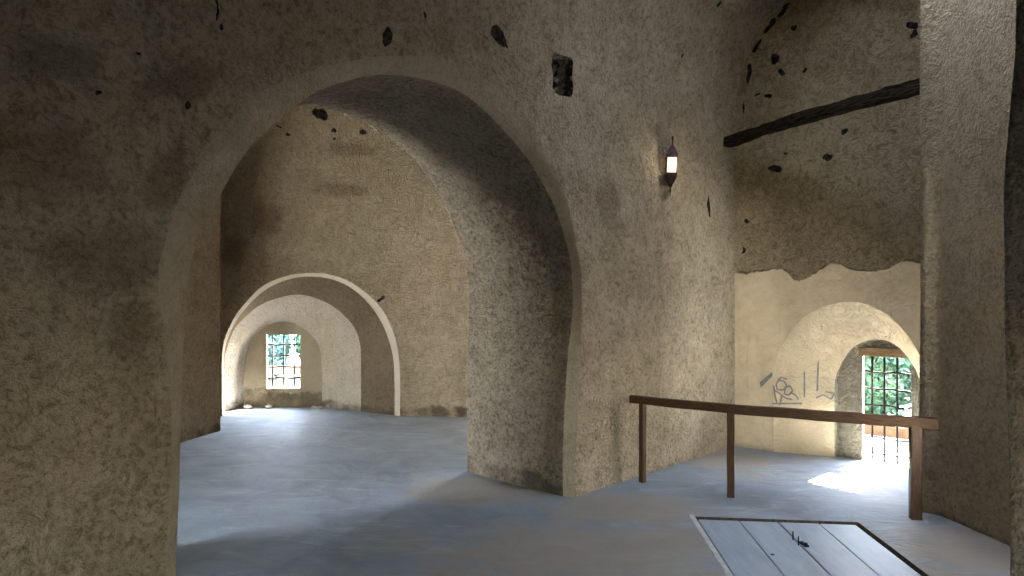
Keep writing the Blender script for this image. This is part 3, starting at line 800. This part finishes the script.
bm = bmesh.new(); tube_bm(bm, [(0, 0, zz(188)+.02), (0, 0, zz(189)), (0, 0, zz(190.5)), (0, 0, zz(192)), (0, 0, zz(196))], [.01, .007, .012, .006, .003])
from_bm('finial', bm, m_rust, ln, smooth=True)
bm = bmesh.new(); tube_bm(bm, [(0, 0, zz(144)), (0, 0, zz(140)), (.004, .005, zz(137)), (.0, .04, zz(135.5)), (0, .085, zz(137))], .006)
from_bm('hook', bm, m_iron, ln, smooth=True)
bm = bmesh.new(); box_bm(bm, (-hwid-.012, -.02, zz(159)), (.016, .02, .02), bevel=.003); from_bm('latch', bm, m_rust, ln)

# ------------------------------------------------------------------ rubble on the floor of the far niche
for i, (px, py, r, lab) in enumerate([(248, 405.5, .055, 'whitish lump of rubble at the left foot of the far niche'), (268, 407, .05, 'pale flat lump of rubble under the far barred window'),
                                      (314, 406.5, .04, 'small pale stone at the right foot of the far niche'), (320, 407, .035, 'smallest pale stone against the right side of the far niche')]):
    q = Vector(((px-CX)/F*11.72, 11.72, r*.45)); rock('rubble_stone', q, r, i+1, m_stone, (1.3, 1, .7), label=lab, cat='stone', group='rubble in the far niche')

# ------------------------------------------------------------------ outside
mesh('ground', [(-14, 15.2, -.13), (14, 15.2, -.13), (24, 40, -.13), (-24, 40, -.13)], [(0, 1, 2, 3)], m_grass, kind='structure')
mesh('ground', [(-14, 12.05, -.12), (14, 12.36, -.12), (14, 15.2, -.12), (-14, 15.2, -.12)], [(0, 1, 2, 3)], m_ground, kind='structure')
mesh('ground', [(4.2, 8.4, -.13), (4.9, 7.2, -.13), (14, 4, -.13), (24, 12, -.13), (14, 12.36, -.13)], [(0, 1, 2, 3, 4)], m_grass, kind='structure')
o1 = E.w((wx0+wx1)/2, YE3, 0)
def slab(name, fr, x0, x1, y0, y1, z0, z1, mat, **kw):
    bm = bmesh.new(); c = fr.w((x0+x1)/2, (y0+y1)/2, 0); hx, hy = (x1-x0), (y1-y0)
    box_bm(bm, (0, 0, (z1-z0)/2), (hx, hy, z1-z0), bevel=.015)
    bmesh.ops.subdivide_edges(bm, edges=[e for e in bm.edges if e.calc_length() > .5], cuts=14)
    for v in bm.verts: v.co += Vector((0, rough(v.co*2+Vector((1, 2, 3)), .6), rough(v.co*3, .6)))
    o = from_bm(name, bm, mat, **kw); o.location = (c.x, c.y, z0); o.rotation_euler.z = fr.ang; return o
# door sill and low parapet beyond the near doorway
slab('door_sill', E, wx0-.6, wx1+.8, YE3, YE3+1.35, -.12, -.012, m_ground, kind='structure')
slab('low_parapet', E, wx0-1.7, wx1+1.1, YE3+1.45, YE3+1.75, -.14, .12, m_outwall, label='low reddish brown parapet outside the grated doorway', cat='wall')

def shrub(name, c, rx, ry, rz_, nleaf, seed, mat, label, group, size=.075):
    rnd = random.Random(seed); root = empty(name, (c[0], c[1], -.12), label=label, cat='shrub', group=group)
    bm = bmesh.new()
    for k in range(7):
        a_ = rnd.uniform(0, 6.28); rr = rnd.uniform(.2, .6)
        tube_bm(bm, [(0, 0, 0), (math.cos(a_)*rx*rr*.4, math.sin(a_)*ry*rr*.4, rz_*.8), (math.cos(a_)*rx*rr, math.sin(a_)*ry*rr, rz_*1.5)], [.05, .035, .012], 6)
    from_bm('stem', bm, m_stem, root)
    V = []; Fc = []
    for k in range(nleaf):
        d = Vector((rnd.gauss(0, 1), rnd.gauss(0, 1), rnd.gauss(0, 1))).normalized()*rnd.uniform(.45, 1)**.4
        d *= 1+.25*noise.noise(d*2.5+Vector((seed, 0, 0)))
        p = Vector((d.x*rx, d.y*ry, rz_+d.z*rz_))
        if p.z < 0.02: p.z = .02+rnd.random()*.2
        q = Quaternion((rnd.gauss(0, 1), rnd.gauss(0, 1), rnd.gauss(0, 1), rnd.gauss(0, 1))).normalized()
        s_ = size*rnd.uniform(.6, 1.4); b_ = len(V)
        for lx_, ly_, lz2 in ((0, -1, 0), (.42, -.1, .12), (0, 1, 0), (-.42, -.1, .12)): V.append(p+q @ Vector((lx_*s_, ly_*s_, lz2*s_)))
        Fc += [(b_, b_+1, b_+2), (b_, b_+2, b_+3)]
    mesh('foliage', V, Fc, mat, root)
    return root
def Epos(x, y): v = E.w(x, y, 0); return (v.x, v.y)
xm = (wx0+wx1)/2
for i, (x, y, r, hgt, lab) in enumerate([
        (xm-1.3, 3.45, .7, .9, 'leafy shrub right behind the parapet outside the near doorway, seen at its left bars'),
        (xm+.5, 3.3, .75, .85, 'leafy shrub right behind the parapet outside the near doorway, seen at its right bars'),
        (xm-2.3, 5.0, .85, .95, 'taller shrub farther out beyond the near doorway, on the left'),
        (xm-.5, 5.3, .9, 1.0, 'taller shrub farther out beyond the near doorway, on the right')]):
    shrub('garden_shrub', Epos(x, y), r, r, hgt, 6500, i+1, m_leaf2 if i % 2 else m_leaf, lab, 'shrubs outside the near doorway')
for i, (x, y, r, hgt, lab) in enumerate([
        (-6.0, 16.4, .8, .8, 'green shrub outside the far window, seen at its left panes'),
        (-4.4, 16.9, .7, .8, 'green shrub outside the far window, seen at its right panes'),
        (-7.1, 19.2, 1.1, 1.15, 'larger green shrub farther out beyond the far window, on the left'),
        (-4.8, 19.6, 1.1, 1.1, 'larger green shrub farther out beyond the far window, on the right')]):
    shrub('garden_shrub', (x, y), r, r, hgt, 6500, i+11, m_leaf if i % 2 else m_leaf2, lab, 'shrubs outside the far window', size=.09)
fr_ = empty('garden_rail', (-5.0, 14.2, -.12), label='low brown timber rail outside the small far window', cat='rail')
bm = bmesh.new(); box_bm(bm, (0, 0, .47), (4.4, .1, .17), bevel=.01); from_bm('crossbar', bm, m_outwall, fr_)
for sx in (-2.0, 2.0):
    bm = bmesh.new(); box_bm(bm, (sx, .0, .19), (.09, .09, .385), bevel=.008); from_bm('post', bm, m_lintel, fr_)
# arbour rail added outside the doorway so its shade falls across the doorway floor
ar = empty('added_sunshade', E.w(xm, YE3+.9, -.12), (0, 0, E.ang), label='added timber arbour just outside the grated doorway', cat='sunshade')
bm = bmesh.new(); box_bm(bm, (0, 0, 1.55), (3.0, .12, .12), bevel=.01); from_bm('crossbar', bm, m_lintel, ar)
for sx in (-1.4, 1.4):
    bm = bmesh.new(); box_bm(bm, (sx, 0, .76), (.09, .09, 1.48), bevel=.008); from_bm('post', bm, m_lintel, ar)
# unseen wall added to shade the side doorway of the second room
bm = bmesh.new(); box_bm(bm, (0, 0, 0), (3.0, .4, 7.2))
o = from_bm('wall_added_sunblock', bm, m_ground, kind='structure'); o.location = (3.4, 12.1, 3.5); o.rotation_euler.z = math.radians(131.4)

# ------------------------------------------------------------------ light
w = bpy.data.worlds.new('World'); S.world = w; w.use_nodes = True
nt = w.node_tree; bg = nt.nodes['Background']
sky = nt.nodes.new('ShaderNodeTexSky'); sky.sky_type = 'NISHITA'; sky.sun_disc = False
SUN_EL = 36.0; sdir = Vector((.75, .66)).normalized()
sky.sun_elevation = math.radians(SUN_EL); sky.sun_rotation = math.atan2(sdir.x, sdir.y)
sky.air_density = 1.0; sky.dust_density = .3; sky.ozone_density = 1.0
hs = nt.nodes.new('ShaderNodeHueSaturation'); hs.inputs['Saturation'].default_value = .5     # hazy sky
nt.links.new(sky.outputs[0], hs.inputs['Color']); nt.links.new(hs.outputs[0], bg.inputs[0]); bg.inputs[1].default_value = .36
sl = bpy.data.lights.new('sun', 'SUN'); sl.energy = 12.0; sl.angle = math.radians(.6); sl.color = (1, .93, .82)
so = bpy.data.objects.new('sun', sl); link(so)
ce = math.cos(math.radians(SUN_EL))
dv = Vector((sdir.x*ce, sdir.y*ce, math.sin(math.radians(SUN_EL))))
so.rotation_euler = dv.to_track_quat('Z', 'Y').to_euler(); so.location = (10, 12, 12)

def portal(loc, nrm, sx, sy):
    l = bpy.data.lights.new('daylight_portal', 'AREA'); l.shape = 'RECTANGLE'; l.size = sx; l.size_y = sy
    l.cycles.is_portal = True
    o = bpy.data.objects.new('daylight_portal', l); link(o); o.location = loc
    o.rotation_euler = (-Vector(nrm)).to_track_quat('Z', 'Y').to_euler()
portal(E.w((wx0+wx1)/2-.035, YE3+.02, lz/2), -E.y, (wx1-wx0)+.14, lz+.05)
portal(W.w((vx0+vx1)/2, Y5+.02, (vz0+vz1)/2), -W.y, (vx1-vx0)+.2, (vz1-vz0)+.15)
dn = Vector((-(dB-dA).y, (dB-dA).x, 0)).normalized()
mc = dA.lerp(dB, (D0+D1)/2)
portal(Vector((mc.x, mc.y, 1.45))+dn*.05, -dn, (dB-dA).length*(D1-D0), 2.9)
portal((3.95, 4.96, 1.95), (-1, 0, 0), .95, 2.7)
portal((2.82, 5.84, 6.45), (0, 0, -1), 1.3, 1.3)
portal((.8, -4.65, .8), (0, 1, 0), 1.0, 1.6)
pl = bpy.data.lights.new('lantern_bulb', 'POINT'); pl.energy = .13; pl.color = (1, .86, .6); pl.shadow_soft_size = .05
po = bpy.data.objects.new('lantern_bulb', pl); link(po); po.location = (lp.x-.0+.1*M.y.x*-1, lp.y-.1*M.y.y, LZ(165))

# ------------------------------------------------------------------ camera
cam = bpy.data.cameras.new('camera'); cam.sensor_fit = 'HORIZONTAL'; cam.sensor_width = 36; cam.lens = 36*F/1024
cam.clip_start = .05
co = bpy.data.objects.new('camera', cam); link(co); co.location = (0, 0, H); co.rotation_euler = (math.pi/2, 0, 0)
S.camera = co
S.view_settings.view_transform = 'Standard'; S.view_settings.look = 'None'
S.view_settings.exposure = 5.65; S.view_settings.gamma = 1.0; S.view_settings.use_curve_mapping = False
